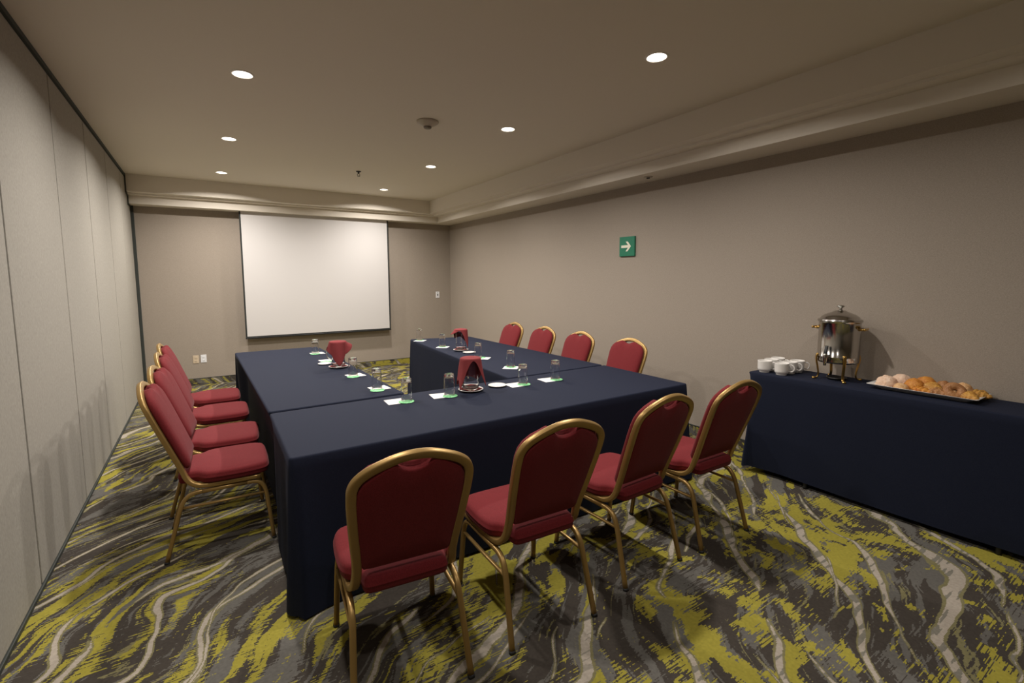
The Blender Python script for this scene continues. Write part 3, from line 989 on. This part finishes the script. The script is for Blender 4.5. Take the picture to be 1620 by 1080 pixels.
def ringbun(name, x, y, z, R, r, m, label, tilt, rot):
    bm = bmesh.new()
    n, k = 40, 18
    V = []
    for i in range(n):
        a = 2 * PI * i / n
        rr = r * (1 + .06 * math.sin(3 * a + 1))
        V.append([bm.verts.new(((R + rr * math.cos(b)) * math.cos(a), (R + rr * math.cos(b)) * math.sin(a), rr * .9 * math.sin(b))) for b in [2 * PI * j / k for j in range(k)]])
    for i in range(n):
        for j in range(k):
            bm.faces.new((V[i][j], V[(i + 1) % n][j], V[(i + 1) % n][(j + 1) % k], V[i][(j + 1) % k]))
    o = obj(name, bm, m); o.location = (x, y, z); o.rotation_euler = (0, tilt, rot)
    return tag(o, label, 'pastry', 'pastries on the white tray')

def twist(name, x, y, z, L, r, m, label, rot, turns=4, bend=.25):
    bm = bmesh.new()
    path = []
    for i in range(41):
        s = i / 40 * 2 - 1
        path.append((s * L / 2, bend * L * (1 - s * s) * .5, 0))
    k = 16
    rings = []
    for i, p in enumerate(path):
        s = i / 40
        R = r * max(.12, math.sin(PI * s) ** .5)
        R *= 1 + .16 * math.sin(turns * 2 * PI * s)
        ring = []
        for j in range(k):
            b = 2 * PI * j / k
            q = R * (1 + .10 * math.sin(3 * b + turns * 2 * PI * s))
            ring.append((p[0] + .1 * q * math.sin(b), p[1] + q * math.cos(b), max(-.45 * R, q * .85 * math.sin(b))))
        rings.append(ring)
    loft(bm, rings)
    mz = min(v.co.z for v in bm.verts)
    for v in bm.verts:
        v.co.z -= mz
    o = obj(name, bm, m); o.location = (x, y, z); o.rotation_euler = (0, 0, rot)
    return tag(o, label, 'pastry', 'pastries on the white tray')

Z0 = ST + .0075
blob('sweet_bun', 3.800, 1.250, Z0, .055, .062, .060, M['sugar'], 'pale sugar-topped sweet bun with cracks, front one at the left end of the tray', 'pastry', .3, .05, .10, 1)
blob('sweet_bun', 3.890, 1.200, Z0, .060, .065, .066, M['sugar'], 'pale sugar-topped sweet bun behind the cracked one, at the left end of the tray', 'pastry', 1.3, .05, .09, 4)
blob('flat_bun', 3.762, 1.160, Z0, .034, .042, .036, M['pale'], 'small pale bun between the sugar buns and the golden roll, at the tray front', 'pastry', .3, .08, 0, 6)
blob('round_roll', 3.825, 1.110, Z0, .050, .055, .060, M['golden'], 'smooth orange-brown roll, front one of the two left of the tray middle', 'pastry', .2, .07, 0, 8)
blob('round_roll', 3.905, 1.075, Z0, .052, .060, .066, M['golden'], 'smooth orange-brown roll at the back, left of the tray middle', 'pastry', .2, .07, 0, 9)
twist('twisted_pastry', 3.788, 1.056, Z0, .115, .028, M['golden'], 'small twisted golden pastry lying at the front, below the orange rolls', math.radians(70), 5)
twist('twisted_pastry', 3.845, 1.010, Z0 + .004, .15, .044, M['flaky'], 'bumpy yellow pastry at the tray middle, left of the doughnut', math.radians(30), 6)
twist('flaky_pastry', 3.790, .976, Z0, .115, .034, M['brown'], 'brown ridged pastry just left of the ring doughnut', math.radians(60), 4)
blob('flat_bun', 3.900, .985, Z0, .048, .045, .058, M['brown'], 'brown bun at the back, behind the ring doughnut', 'pastry', .2, .09, 0, 12)
ringbun('ring_doughnut', 3.790, .905, Z0 + .042, .033, .024, M['brown'], 'brown ring doughnut leaning with its hole toward the camera', math.radians(-52), math.radians(28))
blob('flat_bun', 3.885, .888, Z0, .052, .048, .064, M['pale'], 'pale dome-shaped bun behind and right of the ring doughnut', 'pastry', .2, .05, 0, 15)
twist('flaky_pastry', 3.797, .838, Z0 + .003, .145, .034, M['flaky'], 'yellow flaky pastry at the right front corner of the tray', math.radians(40), 7, .1)
twist('flaky_pastry', 3.890, .820, Z0 + .003, .13, .036, M['flaky'], 'yellow flaky pastry at the right end of the tray, beside the pale dome bun', math.radians(75), 6, .2)
twist('flaky_pastry', 3.948, .808, Z0 + .012, .075, .022, M['flaky'], 'small curled pastry at the far right back corner of the tray', math.radians(20), 4, .3)
